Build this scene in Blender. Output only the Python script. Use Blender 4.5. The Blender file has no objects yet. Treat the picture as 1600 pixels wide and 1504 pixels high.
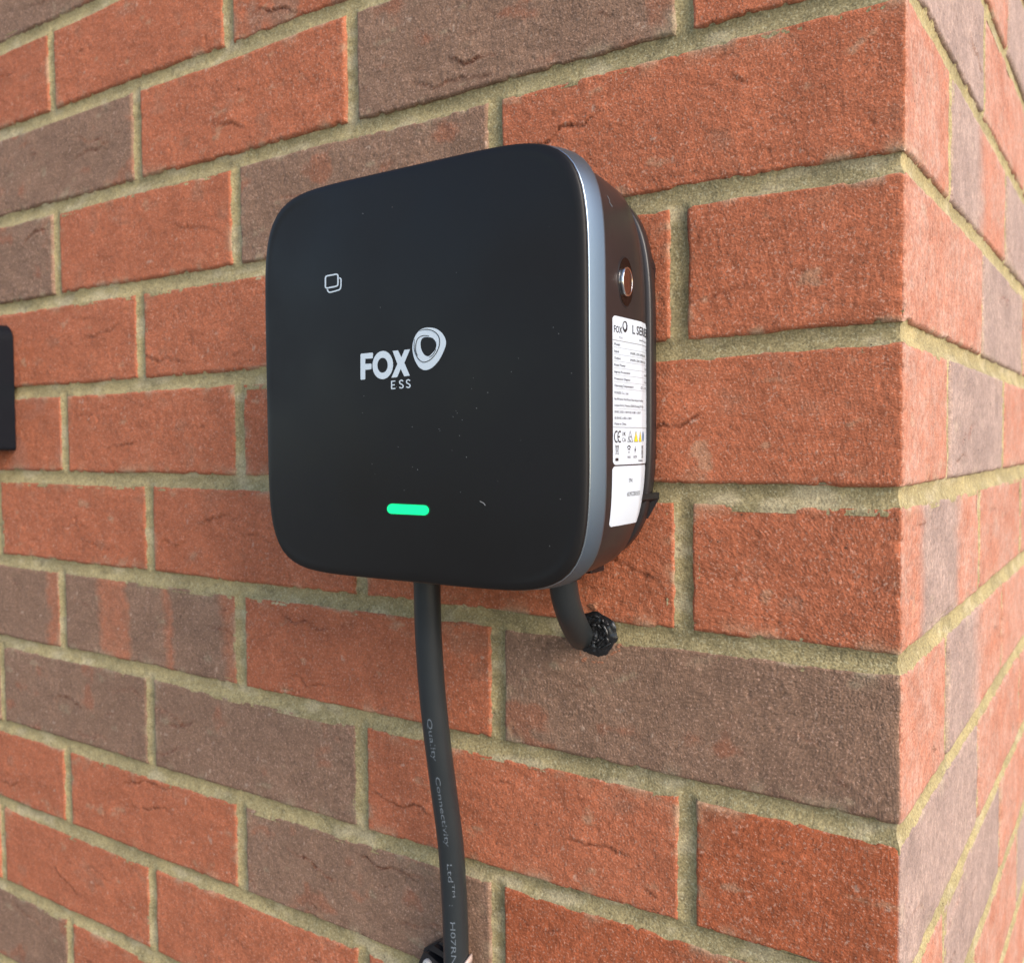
import bpy, math, random
import numpy as np
from mathutils import Vector, Matrix

MM = 0.001
S = bpy.context.scene
C = S.collection

# ------------------------------------------------------------------ camera
RV = np.array([0.8265474, 0.56280121, -0.00861389])      # right
UV = np.array([-0.01446149, 0.03653215, 0.99922784])     # up
AV = np.array([-0.56268132, 0.8257846, -0.03833449])     # forward
CP = np.array([91.201, -441.642, 100.179])               # mm
FPX = 1472.18
cam = bpy.data.cameras.new('camera')
co = bpy.data.objects.new('camera', cam); C.objects.link(co)
m = Matrix.Identity(4)
for i in range(3):
    m[i][0] = RV[i]; m[i][1] = UV[i]; m[i][2] = -AV[i]; m[i][3] = CP[i]*MM
co.matrix_world = m
cam.sensor_width = 36; cam.lens = 36*FPX/1600
cam.clip_start = 0.01; cam.clip_end = 300
cam.dof.use_dof = True; cam.dof.focus_distance = 0.43; cam.dof.aperture_fstop = 18
S.camera = co

# ------------------------------------------------------------------ light
SUN = Vector((0.90, -0.30, 0.55)).normalized()
EL = math.asin(SUN.z); AZ = math.atan2(SUN.x, SUN.y)
w = bpy.data.worlds.new('World'); S.world = w; w.use_nodes = True
nt = w.node_tree; bg = nt.nodes['Background']
sky = nt.nodes.new('ShaderNodeTexSky'); sky.sky_type = 'NISHITA'
sky.sun_disc = False; sky.sun_elevation = EL; sky.sun_rotation = AZ
sky.air_density = 1.0; sky.dust_density = 1.2; sky.ozone_density = 1.0
nt.links.new(sky.outputs[0], bg.inputs[0]); bg.inputs[1].default_value = 0.15
sl = bpy.data.lights.new('sun', 'SUN'); sl.energy = 1.9; sl.angle = math.radians(32)
sl.color = (1.0, 0.90, 0.80)
so = bpy.data.objects.new('sun', sl); C.objects.link(so)
so.rotation_euler = SUN.to_track_quat('Z', 'Y').to_euler()
S.view_settings.view_transform = 'Standard'; S.view_settings.look = 'None'
S.view_settings.exposure = 0.74; S.view_settings.gamma = 1

# ------------------------------------------------------------------ helpers
def srgb(r, g, b):
    f = lambda c: (c/255/12.92) if c/255 <= .04045 else ((c/255+.055)/1.055)**2.4
    return np.array([f(r), f(g), f(b)])

def ray(px, py):
    return AV + RV*(px-800)/FPX - UV*(py-752)/FPX
def wall_pt(px, py, Y=0.0):
    """photo measurement -> (x, z) on the plane y=Y (mm)"""
    d = ray(px, py); t = (Y-CP[1])/d[1]; P = CP+t*d
    return P[0], P[2]
def side_pt(px, py, X):
    d = ray(px, py); t = (X-CP[0])/d[0]; P = CP+t*d
    return P[1], P[2]

def hsh(i, j, seed):
    n = (i.astype(np.int64)*374761393 + j.astype(np.int64)*668265263 + int(seed)*1442695041) & 0xffffffff
    n = ((n ^ (n >> 13))*1274126177) & 0xffffffff
    n = (n ^ (n >> 16)) & 0xffffff
    return n/float(0xffffff)*2-1
def vn(x, y, seed=0):
    x = np.asarray(x, float); y = np.asarray(y, float)
    xi = np.floor(x); yi = np.floor(y); fx = x-xi; fy = y-yi
    fx = fx*fx*(3-2*fx); fy = fy*fy*(3-2*fy)
    a = hsh(xi, yi, seed); b = hsh(xi+1, yi, seed); c = hsh(xi, yi+1, seed); d = hsh(xi+1, yi+1, seed)
    return (a*(1-fx)+b*fx)*(1-fy)+(c*(1-fx)+d*fx)*fy
def fbm(x, y, seed=0, o=3):
    s = 0; a = 1; t = 0
    for k in range(o):
        s = s+a*vn(x*2**k+17.3*k, y*2**k-9.1*k, seed+k*31); t += a; a *= .5
    return s/t
def sstep(a, b, x):
    t = np.clip((x-a)/(b-a), 0, 1); return t*t*(3-2*t)

def new_mesh(name, V, F, mat=None, smooth=False, col=None):
    """V in mm; F an (n,4)/(n,3) array or a list of mixed polygons"""
    me = bpy.data.meshes.new(name)
    V = np.asarray(V, np.float64)*MM
    if isinstance(F, np.ndarray):
        me.vertices.add(len(V)); me.vertices.foreach_set('co', V.astype(np.float32).ravel())
        k = F.shape[1]; n = len(F)
        me.loops.add(n*k); me.loops.foreach_set('vertex_index', F.astype(np.int32).ravel())
        me.polygons.add(n); me.polygons.foreach_set('loop_start', np.arange(0, n*k, k, dtype=np.int32))
        me.polygons.foreach_set('loop_total', np.full(n, k, np.int32))
        me.update(calc_edges=True)
    else:
        me.from_pydata([tuple(v) for v in V], [], [tuple(f) for f in F]); me.update()
    if smooth: me.polygons.foreach_set('use_smooth', np.ones(len(me.polygons), bool))
    if col is not None:
        ca = me.attributes.new('tint', 'FLOAT_COLOR', 'POINT')
        cc = np.ones((len(V), 4), np.float32); cc[:, :3] = col
        ca.data.foreach_set('color', cc.ravel())
    if mat: me.materials.append(mat)
    me.validate()
    return me
def obj(name, me, parent=None, loc=None):
    o = bpy.data.objects.new(name, me); C.objects.link(o)
    if loc is not None: o.location = loc
    if parent is not None:
        o.parent = parent
        if me is not None or True:
            o.matrix_parent_inverse = Matrix.Translation(-Vector(parent.location))
    return o
def thing(name, loc, label, cat, group=None):
    o = bpy.data.objects.new(name, None); C.objects.link(o)
    o.empty_display_size = .02
    o.location = Vector(loc)*MM; o['label'] = label; o['category'] = cat
    if group: o['group'] = group
    return o
def part(name, V, F, mat, parent, smooth=False, kind=None, label=None):
    V = np.asarray(V, float); c = V.mean(0)
    me = new_mesh(name, V-c, F, mat, smooth)
    o = bpy.data.objects.new(name, me); C.objects.link(o)
    o.location = Vector(c)*MM
    if parent is not None:
        o.parent = parent
        # world position of the parent (all parents only translate)
        p = Vector((0, 0, 0)); q = parent
        while q is not None: p += q.location; q = q.parent
        o.location = Vector(c)*MM - p
    if kind: o['kind'] = kind
    if label: o['label'] = label
    return o

class MB:
    def __init__(s): s.V = []; s.F = []
    def add(s, V, F):
        n = len(s.V); s.V += [tuple(v) for v in V]; s.F += [tuple(i+n for i in f) for f in F]
    def box(s, a, b, bev=0.0):
        x0, y0, z0 = a; x1, y1, z1 = b
        if bev <= 0:
            V = [(x0,y0,z0),(x1,y0,z0),(x1,y1,z0),(x0,y1,z0),(x0,y0,z1),(x1,y0,z1),(x1,y1,z1),(x0,y1,z1)]
            s.add(V, [(0,3,2,1),(4,5,6,7),(0,1,5,4),(1,2,6,5),(2,3,7,6),(3,0,4,7)]); return
        import bmesh
        bm = bmesh.new(); bmesh.ops.create_cube(bm, size=1)
        for v in bm.verts:
            v.co = Vector(((x0+x1)/2+v.co.x*(x1-x0), (y0+y1)/2+v.co.y*(y1-y0), (z0+z1)/2+v.co.z*(z1-z0)))
        bmesh.ops.bevel(bm, geom=bm.edges[:], offset=bev, segments=3, affect='EDGES', profile=.5)
        bm.verts.index_update()
        s.add([v.co[:] for v in bm.verts], [[v.index for v in f.verts] for f in bm.faces]); bm.free()
    def loft(s, rings, cap0=True, cap1=True):
        n = len(rings[0]); V = [p for r in rings for p in r]; F = []
        for k in range(len(rings)-1):
            for i in range(n):
                j = (i+1) % n; F.append((k*n+i, k*n+j, (k+1)*n+j, (k+1)*n+i))
        if cap0: F.append(tuple(range(n-1, -1, -1)))
        if cap1: F.append(tuple(range((len(rings)-1)*n, len(rings)*n)))
        s.add(V, F)
    def part(s, name, mat, parent, smooth=False, **k): return part(name, s.V, s.F, mat, parent, smooth, **k)

# ------------------------------------------------------------------ materials
def mat_new(name):
    mt = bpy.data.materials.new(name); mt.use_nodes = True
    return mt, mt.node_tree, mt.node_tree.nodes['Principled BSDF']
def simple(name, col, rough=.5, metal=0.0, bump=None, spec=.5, var=0.0, coat=0.0):
    mt, t, b = mat_new(name)
    b.inputs['Base Color'].default_value = (*col, 1); b.inputs['Roughness'].default_value = rough
    b.inputs['Metallic'].default_value = metal; b.inputs['Specular IOR Level'].default_value = spec
    b.inputs['Coat Weight'].default_value = coat
    g = t.nodes.new('ShaderNodeNewGeometry')
    if bump:
        sc, st, dist = bump
        n = t.nodes.new('ShaderNodeTexNoise'); n.inputs['Scale'].default_value = sc; n.inputs['Detail'].default_value = 3
        t.links.new(g.outputs['Position'], n.inputs['Vector'])
        bp = t.nodes.new('ShaderNodeBump'); bp.inputs['Strength'].default_value = st; bp.inputs['Distance'].default_value = dist
        t.links.new(n.outputs[0], bp.inputs['Height']); t.links.new(bp.outputs[0], b.inputs['Normal'])
    if var:
        n = t.nodes.new('ShaderNodeTexNoise'); n.inputs['Scale'].default_value = 45; n.inputs['Detail'].default_value = 5
        t.links.new(g.outputs['Position'], n.inputs['Vector'])
        r = t.nodes.new('ShaderNodeMapRange'); r.inputs[1].default_value = .3; r.inputs[2].default_value = .7
        r.inputs[3].default_value = max(0, rough-var); r.inputs[4].default_value = min(1, rough+var)
        t.links.new(n.outputs[0], r.inputs[0]); t.links.new(r.outputs[0], b.inputs['Roughness'])
    return mt

def masonry(name, speck, g1, g2, bd, sat=1.0):
    """colour from the painted 'tint' attribute times sand grain"""
    mt, t, b = mat_new(name); N = t.nodes; L = t.links
    at = N.new('ShaderNodeAttribute'); at.attribute_name = 'tint'
    g = N.new('ShaderNodeNewGeometry')
    def noise(sc, det=2, rough=.5):
        n = N.new('ShaderNodeTexNoise'); n.inputs['Scale'].default_value = sc
        n.inputs['Detail'].default_value = det; n.inputs['Roughness'].default_value = rough
        L.new(g.outputs['Position'], n.inputs['Vector']); return n
    def mr(src, a, c, lo, hi):
        r = N.new('ShaderNodeMapRange'); r.inputs[1].default_value = a; r.inputs[2].default_value = c
        r.inputs[3].default_value = lo; r.inputs[4].default_value = hi; L.new(src, r.inputs[0]); return r.outputs[0]
    grain = noise(850, 2, .6); mid = noise(210, 3, .6); big = noise(38, 3)
    val = mr(grain.outputs[0], .32, .68, g1, g2)
    val2 = mr(mid.outputs[0], .3, .7, .86, 1.14)
    val3 = mr(big.outputs[0], .3, .7, .9, 1.1)
    mu = N.new('ShaderNodeMath'); mu.operation = 'MULTIPLY'; L.new(val, mu.inputs[0]); L.new(val2, mu.inputs[1])
    mu2 = N.new('ShaderNodeMath'); mu2.operation = 'MULTIPLY'; L.new(mu.outputs[0], mu2.inputs[0]); L.new(val3, mu2.inputs[1])
    vm = N.new('ShaderNodeVectorMath'); vm.operation = 'SCALE'
    L.new(at.outputs['Color'], vm.inputs[0]); L.new(mu2.outputs[0], vm.inputs['Scale'])
    # pale sand specks
    sp = noise(720, 2, .6)
    fac = mr(sp.outputs[0], .57, .68, 0, speck[3])
    mx = N.new('ShaderNodeMix'); mx.data_type = 'RGBA'; L.new(fac, mx.inputs[0])
    L.new(vm.outputs[0], mx.inputs[6]); mx.inputs[7].default_value = (*speck[:3], 1)
    # dark pits
    dp = noise(420, 2, .5)
    fac2 = mr(dp.outputs[0], .30, .24, 0, .75)
    mx2 = N.new('ShaderNodeMix'); mx2.data_type = 'RGBA'; L.new(fac2, mx2.inputs[0])
    L.new(mx.outputs[2], mx2.inputs[6]); mx2.inputs[7].default_value = (.07, .045, .03, 1)
    L.new(mx2.outputs[2], b.inputs['Base Color'])
    b.inputs['Roughness'].default_value = .85; b.inputs['Specular IOR Level'].default_value = .25
    h = N.new('ShaderNodeMath'); h.operation = 'MULTIPLY_ADD'; h.inputs[1].default_value = .5
    L.new(grain.outputs[0], h.inputs[0]); L.new(mid.outputs[0], h.inputs[2])
    bp = N.new('ShaderNodeBump'); bp.inputs['Strength'].default_value = 1; bp.inputs['Distance'].default_value = bd
    L.new(h.outputs[0], bp.inputs['Height']); L.new(bp.outputs[0], b.inputs['Normal'])
    return mt
M_brick = masonry('fired_brick', (.72, .45, .33, .45), .76, 1.21, .0009)
M_mortar = masonry('sand_mortar', (.62, .56, .36, .5), .70, 1.28, .0008)

def tilted_black():
    mt, t, b = mat_new('satin_black_cover')
    b.inputs['Base Color'].default_value = (.009, .0078, .0075, 1)
    b.inputs['Roughness'].default_value = .42; b.inputs['Specular IOR Level'].default_value = .30
    g = t.nodes.new('ShaderNodeNewGeometry')
    n = t.nodes.new('ShaderNodeTexNoise'); n.inputs['Scale'].default_value = 14; n.inputs['Detail'].default_value = 6
    t.links.new(g.outputs['Position'], n.inputs['Vector'])
    r = t.nodes.new('ShaderNodeMapRange'); r.inputs[1].default_value = .3; r.inputs[2].default_value = .7
    r.inputs[3].default_value = .30; r.inputs[4].default_value = .58
    t.links.new(n.outputs[0], r.inputs[0]); t.links.new(r.outputs[0], b.inputs['Roughness'])
    return mt
M_face = tilted_black()
M_ring = simple('sky_tinted_grey_paint', (.165, .215, .275), .38, .85, bump=(2600, .2, .0002))  # blue in the base colour stands in for reflected sky
M_ringedge = simple('polished_edge', (.32, .38, .44), .25, .9)
M_body = simple('brown_black_plastic', (.022, .018, .019), .36, 0, bump=(1800, .12, .0002), var=.05)
M_plate = simple('black_bracket_plastic', (.014, .013, .015), .34, 0, bump=(900, .1, .0002))
M_rubber = simple('black_rubber', (.021, .026, .029), .40, 0, spec=.45, bump=(700, .25, .0003), var=.08)
M_seal = simple('glossy_black_sealant', (.012, .012, .013), .24, 0, bump=(420, .5, .0008))
M_white = simple('white_print', (.62, .70, .76), .5)
M_printgrey = simple('pale_grey_print', (.13, .155, .18), .6)
M_label = simple('white_label', (.62, .70, .80), .35, 0, bump=(300, .05, .0002))
M_ink = simple('black_ink', (.02, .02, .025), .5)
M_inkgrey = simple('grey_ink', (.28, .30, .33), .5)
M_yellow = simple('yellow_ink', (.80, .62, .03), .5)
M_blue = simple('blue_ink', (.03, .13, .30), .5)
M_chrome = simple('chrome', (.75, .74, .73), .12, 1)
M_disc = simple('coppery_glass', (.16, .07, .045), .12, .6)
M_dark = simple('dark_gap', (.004, .004, .004), .6)
M_screw = simple('pale_screw', (.62, .60, .58), .4, .3, bump=(500, .2, .0003))
M_tie = simple('pale_nylon', (.55, .42, .37), .35)
M_holster = simple('black_holster_plastic', (.006, .009, .014), .5, 0, spec=.22)
M_rawbrick = simple('raw_broken_brick', (.36, .15, .08), .85, 0, bump=(500, 1, .0015))
M_dust = simple('dust', (.28, .28, .28), .8)
mt, t, b = mat_new('green_led')
b.inputs['Base Color'].default_value = (0, .3, .15, 1)
b.inputs['Emission Color'].default_value = (.0, 1.0, .26, 1); b.inputs['Emission Strength'].default_value = .72
M_led = mt
M_ledrim = simple('green_lens_rim', (.005, .06, .03), .3)

# ------------------------------------------------------------------ brickwork layout (mm; wall faces y=0 and x=0, quoin at the origin)
JPTS = {   # bed-joint centre lines measured on the front face
 -6: [(0,77),(78,41),(150,5)],
 -5: [(0,208),(250,119),(500,29)],
 -4: [(0,348),(500,213),(1000,82),(1345,-3)],
 -3: [(0,485),(120,464),(400,412),(1038,321),(1410,249)],
 -2: [(27,612),(400,592),(1045,547),(1410,515)],
 -1: [(0,741),(420,757),(1035,771),(1410,777)],
  0: [(0,875),(428,920),(640,950),(840,977),(1040,999),(1410,1040)],
  1: [(0,1003),(375,1066),(564,1131),(780,1170),(1060,1229),(1410,1309)],
  2: [(0,1134),(240,1196),(376,1255),(569,1301),(1000,1452)],
  3: [(0,1255),(109,1288),(238,1349),(378,1397),(612,1494)],
  4: [(0,1379),(107,1430),(236,1494)],
}
XS = np.linspace(-1500, 0, 151)
KMIN, KMAX = -10, 8
ZJ = {}
for k in range(KMIN, KMAX+1):
    nominal = -75.0*k
    if k in JPTS:
        pts = sorted(wall_pt(*p) for p in JPTS[k])
        xs = np.array([p[0] for p in pts]+([] if pts[-1][0] > -20 else [0.]*2)); dz = np.array([p[1]-nominal for p in pts]+([] if pts[-1][0] > -20 else [0.]*2))
        A_ = np.stack([xs/500, np.ones(len(xs))], 1)
        sl_, ic_ = np.linalg.lstsq(A_, dz, rcond=None)[0]
        d = sl_*XS/500+ic_+.8*vn(XS/90, XS*0, k+500)
        ZJ[k] = nominal+np.clip(d, -7, 7)
    else:
        ZJ[k] = np.full(len(XS), nominal)
def zj(k, x): return np.interp(x, XS, ZJ[k])
def zs(k, y):                                   # joints of the return wall
    n = -75.0*k; return n+(ZJ[k][-1]-n)*np.clip(1-np.asarray(y)/250., 0, 1)

PPX = {  # upright joints, photo (px, py)
 -6: [(355,30),(80,110)], -5: [(1068,20),(549,108),(213,215)], -4: [(772,195),(368,330),(88,400)],
 -3: [(1060,400),None,(218,510)], -2: [None,(373,670),(100,665)], -1: [(1067,890),(563,912),(233,820),(-3,800)],
  0: [(777,1067),(375,985),(97,950)], 1: [(1073,1310),(565,1215),(235,1145),(3,1060)],
  2: [(777,1450),(377,1325),(105,1210)], 3: [None,None,(239,1430),(4,1310)], 4: [None,None,(109,1465)] }
ROWS = list(range(KMIN, KMAX))
rng = random.Random(7)
PF, PS = {}, {}
for r in ROWS:
    st = (r % 2 == 0)                            # stretcher on the front at the quoin
    reg = [-(220+225*i) for i in range(6)] if st else [-(106+225*i) for i in range(6)]
    got = PPX.get(r, [])
    if r == -6: got = [None]+got
    for i, g in enumerate(got):
        if g: reg[i] = wall_pt(*g)[0]
    # shift unmeasured outer ones to follow
    PF[r] = reg
    PS[r] = [108+225*i for i in range(6)] if st else [223+225*i for i in range(6)]
    PS[r] = [v+rng.uniform(-1.5, 1.5) for v in PS[r]]

FC = {-7: 'rrrb', -6: 'rxrr', -5: 'rbrb', -4: 'rbrb', -3: 'rrrr', -2: 'rrrp', -1: 'rrrr', 0: 'brmn', 1: 'drbb', 2: 'dbrr', 3: 'drrr', 4: 'rbrb'}
SC = {-7: 'rbr', -6: 'rrg', -5: 'grr', -4: 'rhg', -3: 'rgr', -2: 'rgr', -1: 'krr', 0: 'rhr', 1: 'grr', 2: 'rgr', 3: 'grg', 4: 'rgr'}
RED = np.array([.46, .142, .068]); BRN = np.array([.270, .157, .102]); ORG = np.array([.46, .165, .085])
GRY = np.array([.27, .19, .165]); DRD = np.array([.40, .108, .045]); PNK = np.array([.40, .17, .11])
MOR = np.array([.42, .332, .162]); PALE = np.array([.52, .43, .275]); OLV = np.array([.29, .235, .12])

def tint_for(code, u, z, L, seed):
    """kiln colour of a brick face; u,z in mm from its left/bottom"""
    n1 = fbm(u/26, z/18, seed, 3); n2 = fbm(u/7, z/6, seed+5, 3)
    wob = u + 4*vn(z/14, u*0, seed+9)+2.5*vn(z/3, u/5, seed+8)
    def lay(c): return np.ones((len(u), 1))*c
    red = lay(RED)*(1+.10*n1+.10*n2)[:, None]
    brn = lay(BRN)*(1+.10*n1+.10*n2)[:, None]
    if code == 'r': c = red*(1, 1+.0, 1); mk = sstep(.35, .7, n1)[:, None]*.35; c = c*(1-mk)+BRN*mk
    elif code == 'd': c = lay(DRD)*(1+.12*n1+.1*n2)[:, None]
    elif code == 'p': mk = sstep(-.2, .4, n1)[:, None]*.6; c = red*(1-mk)+PNK*.85*mk
    elif code == 'b':
        mk = sstep(.30, .62, n1+.25*n2)[:, None]*.5; c = brn*(1-mk)+RED*.75*mk
    elif code == 'g': c = lay(GRY)*(1+.12*n1+.12*n2)[:, None]
    elif code == 'x':
        mk = sstep(.45*L, .35*L, wob)[:, None]*.0+sstep(-.1, .4, n1)[:, None]*.7; c = red*(1-mk)+BRN*mk
    elif code in 'mn':
        c = brn.copy()
        bands = [(.22, .40), (.615, .65), (.93, 1.05)] if code == 'm' else [(.93, 1.1)]
        for a, e in bands:
            k = (sstep(a*L-6, a*L+6, wob)*sstep(e*L+4, e*L-4, wob)*(.75+.25*n2))[:, None]
            c = c*(1-k)+ORG*(1+.1*n2)[:, None]*k
    elif code == 'h':
        k = sstep(.35*L, .6*L, wob+12*n1)[:, None]; g = lay(GRY)*(1+.1*n2)[:, None]; c = g*(1-k)+red*k
    elif code == 'k':
        k = (sstep(.12*L, .25*L, wob)*sstep(.72*L, .58*L, wob+6*n1))[:, None]; g = lay(GRY*.95)*(1+.1*n2)[:, None]; c = red*(1-k)+g*k
    else: c = red
    c = c*(1+.05*vn(u*0+seed*.37, u*0, 3))[:, None]
    return c

def relief(u, z, L, H, seed, scale=1.0):
    h = .60*fbm(u/26, z/14, seed+11, 3)+.20*fbm(u/6, z/4.5, seed+12, 3)+.09*fbm(u/1.9, z/1.7, seed+13, 2)
    rr = random.Random(seed*13+5)
    crack = np.zeros_like(u)
    nq = rr.choice([3, 5, 7, 9]); big = rr.choice([1, 2, 2, 3])
    for q in range(nq):
        cx = rr.uniform(.05, .95)*L; cz = rr.uniform(.12, .88)*H; ln = rr.uniform(16, 34) if q < big else rr.uniform(3, 9)
        sl = rr.uniform(-.28, .22); amp = rr.uniform(.8, 1.5) if q < big else rr.uniform(.3, .9); sg = rr.choice([-1, 1])
        zc = cz+sl*(u-cx)+3.0*vn((u+seed)/11, u*0, seed+20+q)+.7*vn(u/3, u*0, seed+40+q)
        d = (z-zc)*sg
        env = np.clip(1-((u-cx)/ln)**2, 0, 1)**.8*(.45+.55*sstep(-.5, .4, vn(u/5, u*0, seed+33+q)))
        fold = np.where(d > 0, .75*np.exp(-d/3.2), -1.0*np.exp(d/.9))
        h += env*amp*fold
        crack = np.maximum(crack, env*amp*np.exp(-(d+.4)**2/.7))
    # small pits
    pit = vn(u/2.6, z/2.2, seed+60); h -= .7*sstep(.80, .97, pit)
    # drag scratches
    h += .10*vn(u/14, z/.9, seed+61)
    return h*scale, crack

def visible(x, y, z):
    d = np.array([x, y, z])-CP; dep = d@AV
    if dep < 50: return False
    px = 800+FPX*(d@RV)/dep; py = 752-FPX*(d@UV)/dep
    return -350 < px < 1900 and -350 < py < 1850

wall = thing('brick_wall', (0, 0, -1050), 'red and brown multi brick wall with olive sand mortar turning a corner at right', 'wall')
HJ = 4.7
def grid_faces(nu, nz):
    i = np.arange(nu-1)[:, None]*nz+np.arange(nz-1)[None, :]
    i = i.ravel(); return np.stack([i, i+nz, i+nz+1, i+1], 1)

def make_brick(u0, u1, r, fcode, scode, seed):
    """u<0 runs along the front face (x=u), u>0 along the return (y=u)"""
    um = (u0+u1)/2; cornerb = u0 < 0 < u1
    x, y = (min(um, 0), 0) if u0 < 0 else (0, um)
    vis = cornerb and visible(0, 0, -75*r-37) or visible(x, y, -75*r-37)
    if not vis: du = dz = 7.0
    elif cornerb: du = dz = 1.05
    elif u0 < 0: du = dz = (1.05 if u0 > -460 else 1.5)
    else: du, dz = (2.2, 1.5) if u0 < 250 else (3.5, 2.2)
    a, e = u0+HJ, u1-HJ
    nu = max(6, int((e-a)/du)); nz = max(6, int(65/dz))
    us = np.linspace(0, 1, nu)
    # refine towards the arrises
    us = a+(e-a)*us
    ts = np.linspace(0, 1, nz)
    if cornerb:
        k = np.argmin(abs(us)); us[k] = 0
    U, T = np.meshgrid(us, ts, indexing='ij'); U = U.ravel(); T = T.ravel()
    zt = np.where(U < 0, zj(r, np.minimum(U, 0)), zs(r, np.maximum(U, 0)))-HJ
    zb = np.where(U < 0, zj(r+1, np.minimum(U, 0)), zs(r+1, np.maximum(U, 0)))+HJ
    Z = zb+(zt-zb)*T
    L = e-a
    eu0 = U-a; eu1 = e-U; et = zt-Z; eb = Z-zb
    # uneven outline
    amp = .85 if (cornerb or u0 > -460) else .65
    Zn = Z + amp*fbm(U/13, Z*0+1.5, seed+70, 3)*np.exp(-et/2.5) + amp*fbm(U/13, Z*0+7.5, seed+71, 3)*np.exp(-eb/2.5)
    chip = sstep(.55, .9, vn(U/6, Z*0, seed+74)); Zn -= 1.5*chip*np.exp(-et/2)
    chip2 = sstep(.55, .9, vn(U/6, Z*0, seed+75)); Zn += 1.3*chip2*np.exp(-eb/2)
    Un = U + amp*fbm(Z/9, Z*0+3.5, seed+72, 3)*np.exp(-eu0/2.5) + amp*fbm(Z/9, Z*0+5.5, seed+73, 3)*np.exp(-eu1/2.5)
    if cornerb:   # keep the arris
        pass
    em = np.minimum(np.minimum(et, eb), np.minimum(eu0, eu1))
    h, crack = relief(U-a, Z-zb, L, 65, seed)
    rr = random.Random(seed)
    h += rr.uniform(-.35, .45) + rr.uniform(-.4, .4)*(U-um)/110*(0 if cornerb else 1)
    er = 1.4+.6*vn(U/11, Z/11, seed+80)
    h -= 1.7*np.clip(1-em/er, 0, 1)**2
    if cornerb:
        dc = abs(U)
        h = h*(.35+.65*sstep(0, 10, dc)) - 2.2*sstep(.05, .7, fbm(Z/6, Z*0, seed+90, 4))*np.exp(-dc/2.2) + .7*fbm(Z/9, Z*0+4, seed+92, 3)*np.exp(-dc/4) + .25*fbm(Z/1.6, U/1.6, seed+91, 2)*np.exp(-dc/3)
    R = 1.6
    if cornerb:
        th = np.clip((Un+R)/(2*R), 0, 1)*math.pi/2
        nx = np.sin(th); ny = -np.cos(th)
        X = np.where(Un < -R, Un, np.where(Un > R, 0, -R+R*np.sin(th)))+nx*h
        Y = np.where(Un < -R, 0, np.where(Un > R, Un, R-R*np.cos(th)))+ny*h
    elif u0 < 0: X = Un; Y = -h; nx = np.zeros_like(h); ny = -np.ones_like(h)
    else: X = h; Y = Un; nx = np.ones_like(h); ny = np.zeros_like(h)
    V = np.stack([X, Y, Zn], 1)
    F = grid_faces(nu, nz)
    col = np.empty((len(U), 3))
    fm = U < 0
    if fm.any():
        Lf = (0 if cornerb else e)-a
        col[fm] = tint_for(fcode, (U-a)[fm], (Z-zb)[fm], Lf, seed)
    if (~fm).any():
        ub = 0 if cornerb else a
        col[~fm] = tint_for(scode, (U-ub)[~fm], (Z-zb)[~fm], e-ub, seed+3)
    # mortar film near some edges, pale bloom spots
    film = sstep(.12, .5, fbm(U/16, Z/11, seed+50, 3))*np.exp(-em/3.2)*.75
    film = np.maximum(film, sstep(.5, .66, fbm(U/20, Z/11, seed+51, 4))*.32)
    film = np.maximum(film, (em < .9)*.15)
    col = col*(1-film[:, None])+PALE*.85*film[:, None]
    sp = sstep(.82, .93, vn(U/2.4, Z/2.6, seed+52))*sstep(.0, .3, vn(U/25, Z/25, seed+53))*.55
    col = col*(1-sp[:, None])+np.array([.62, .45, .34])*sp[:, None]
    dk = np.clip(crack, 0, 1)*.75  # crease shade painted into the brick colour
    col = col*(1-dk[:, None])+np.array([.16, .045, .022])*dk[:, None]
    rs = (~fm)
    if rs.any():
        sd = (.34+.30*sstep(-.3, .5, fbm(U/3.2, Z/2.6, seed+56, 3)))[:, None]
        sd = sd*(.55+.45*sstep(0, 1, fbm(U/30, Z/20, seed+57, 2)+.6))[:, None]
        col[rs] = (col*(1-sd)+np.array([.56, .39, .32])*sd)[rs]  # pale sandy coat on the return, also painting in its blown-out light
    # skirt back into the wall
    idx = np.arange(nu*nz).reshape(nu, nz)
    per = np.concatenate([idx[:, 0], idx[-1, 1:], idx[-2::-1, -1], idx[0, -2:0:-1]])
    dep = 55.0
    B = V[per].copy(); B[:, 0] -= nx[per]*dep; B[:, 1] -= ny[per]*dep
    n0 = len(V); n = len(per)
    V = np.concatenate([V, B]); col = np.concatenate([col, col[per]])
    i = np.arange(n); j = (i+1) % n
    F2 = np.stack([per[j], per[i], n0+i, n0+j], 1)
    F = np.concatenate([F, F2])
    c = V.mean(0)
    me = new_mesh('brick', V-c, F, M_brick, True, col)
    o = bpy.data.objects.new('brick', me); C.objects.link(o)
    o.parent = wall; o.location = Vector(c)*MM-wall.location
    return o

seed = 100
for r in ROWS:
    fp = [0]+PF[r]; sp = [0]+PS[r]
    fc = FC.get(r, ''); sc = SC.get(r, '')
    for i in range(1, len(fp)):
        seed += 1
        code = fc[i-1] if i-1 < len(fc) else rng.choice('rrrb')
        if i == 1:
            make_brick(fp[1], sp[1], r, code, sc[0] if sc else rng.choice('rrg'), seed)
        else: make_brick(fp[i], fp[i-1], r, code, 'r', seed)
    for i in range(2, len(sp)):
        seed += 1
        code = sc[i-1] if i-1 < len(sc) else rng.choice('rrg')
        make_brick(sp[i-1], sp[i], r, 'r', code, seed)

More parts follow.
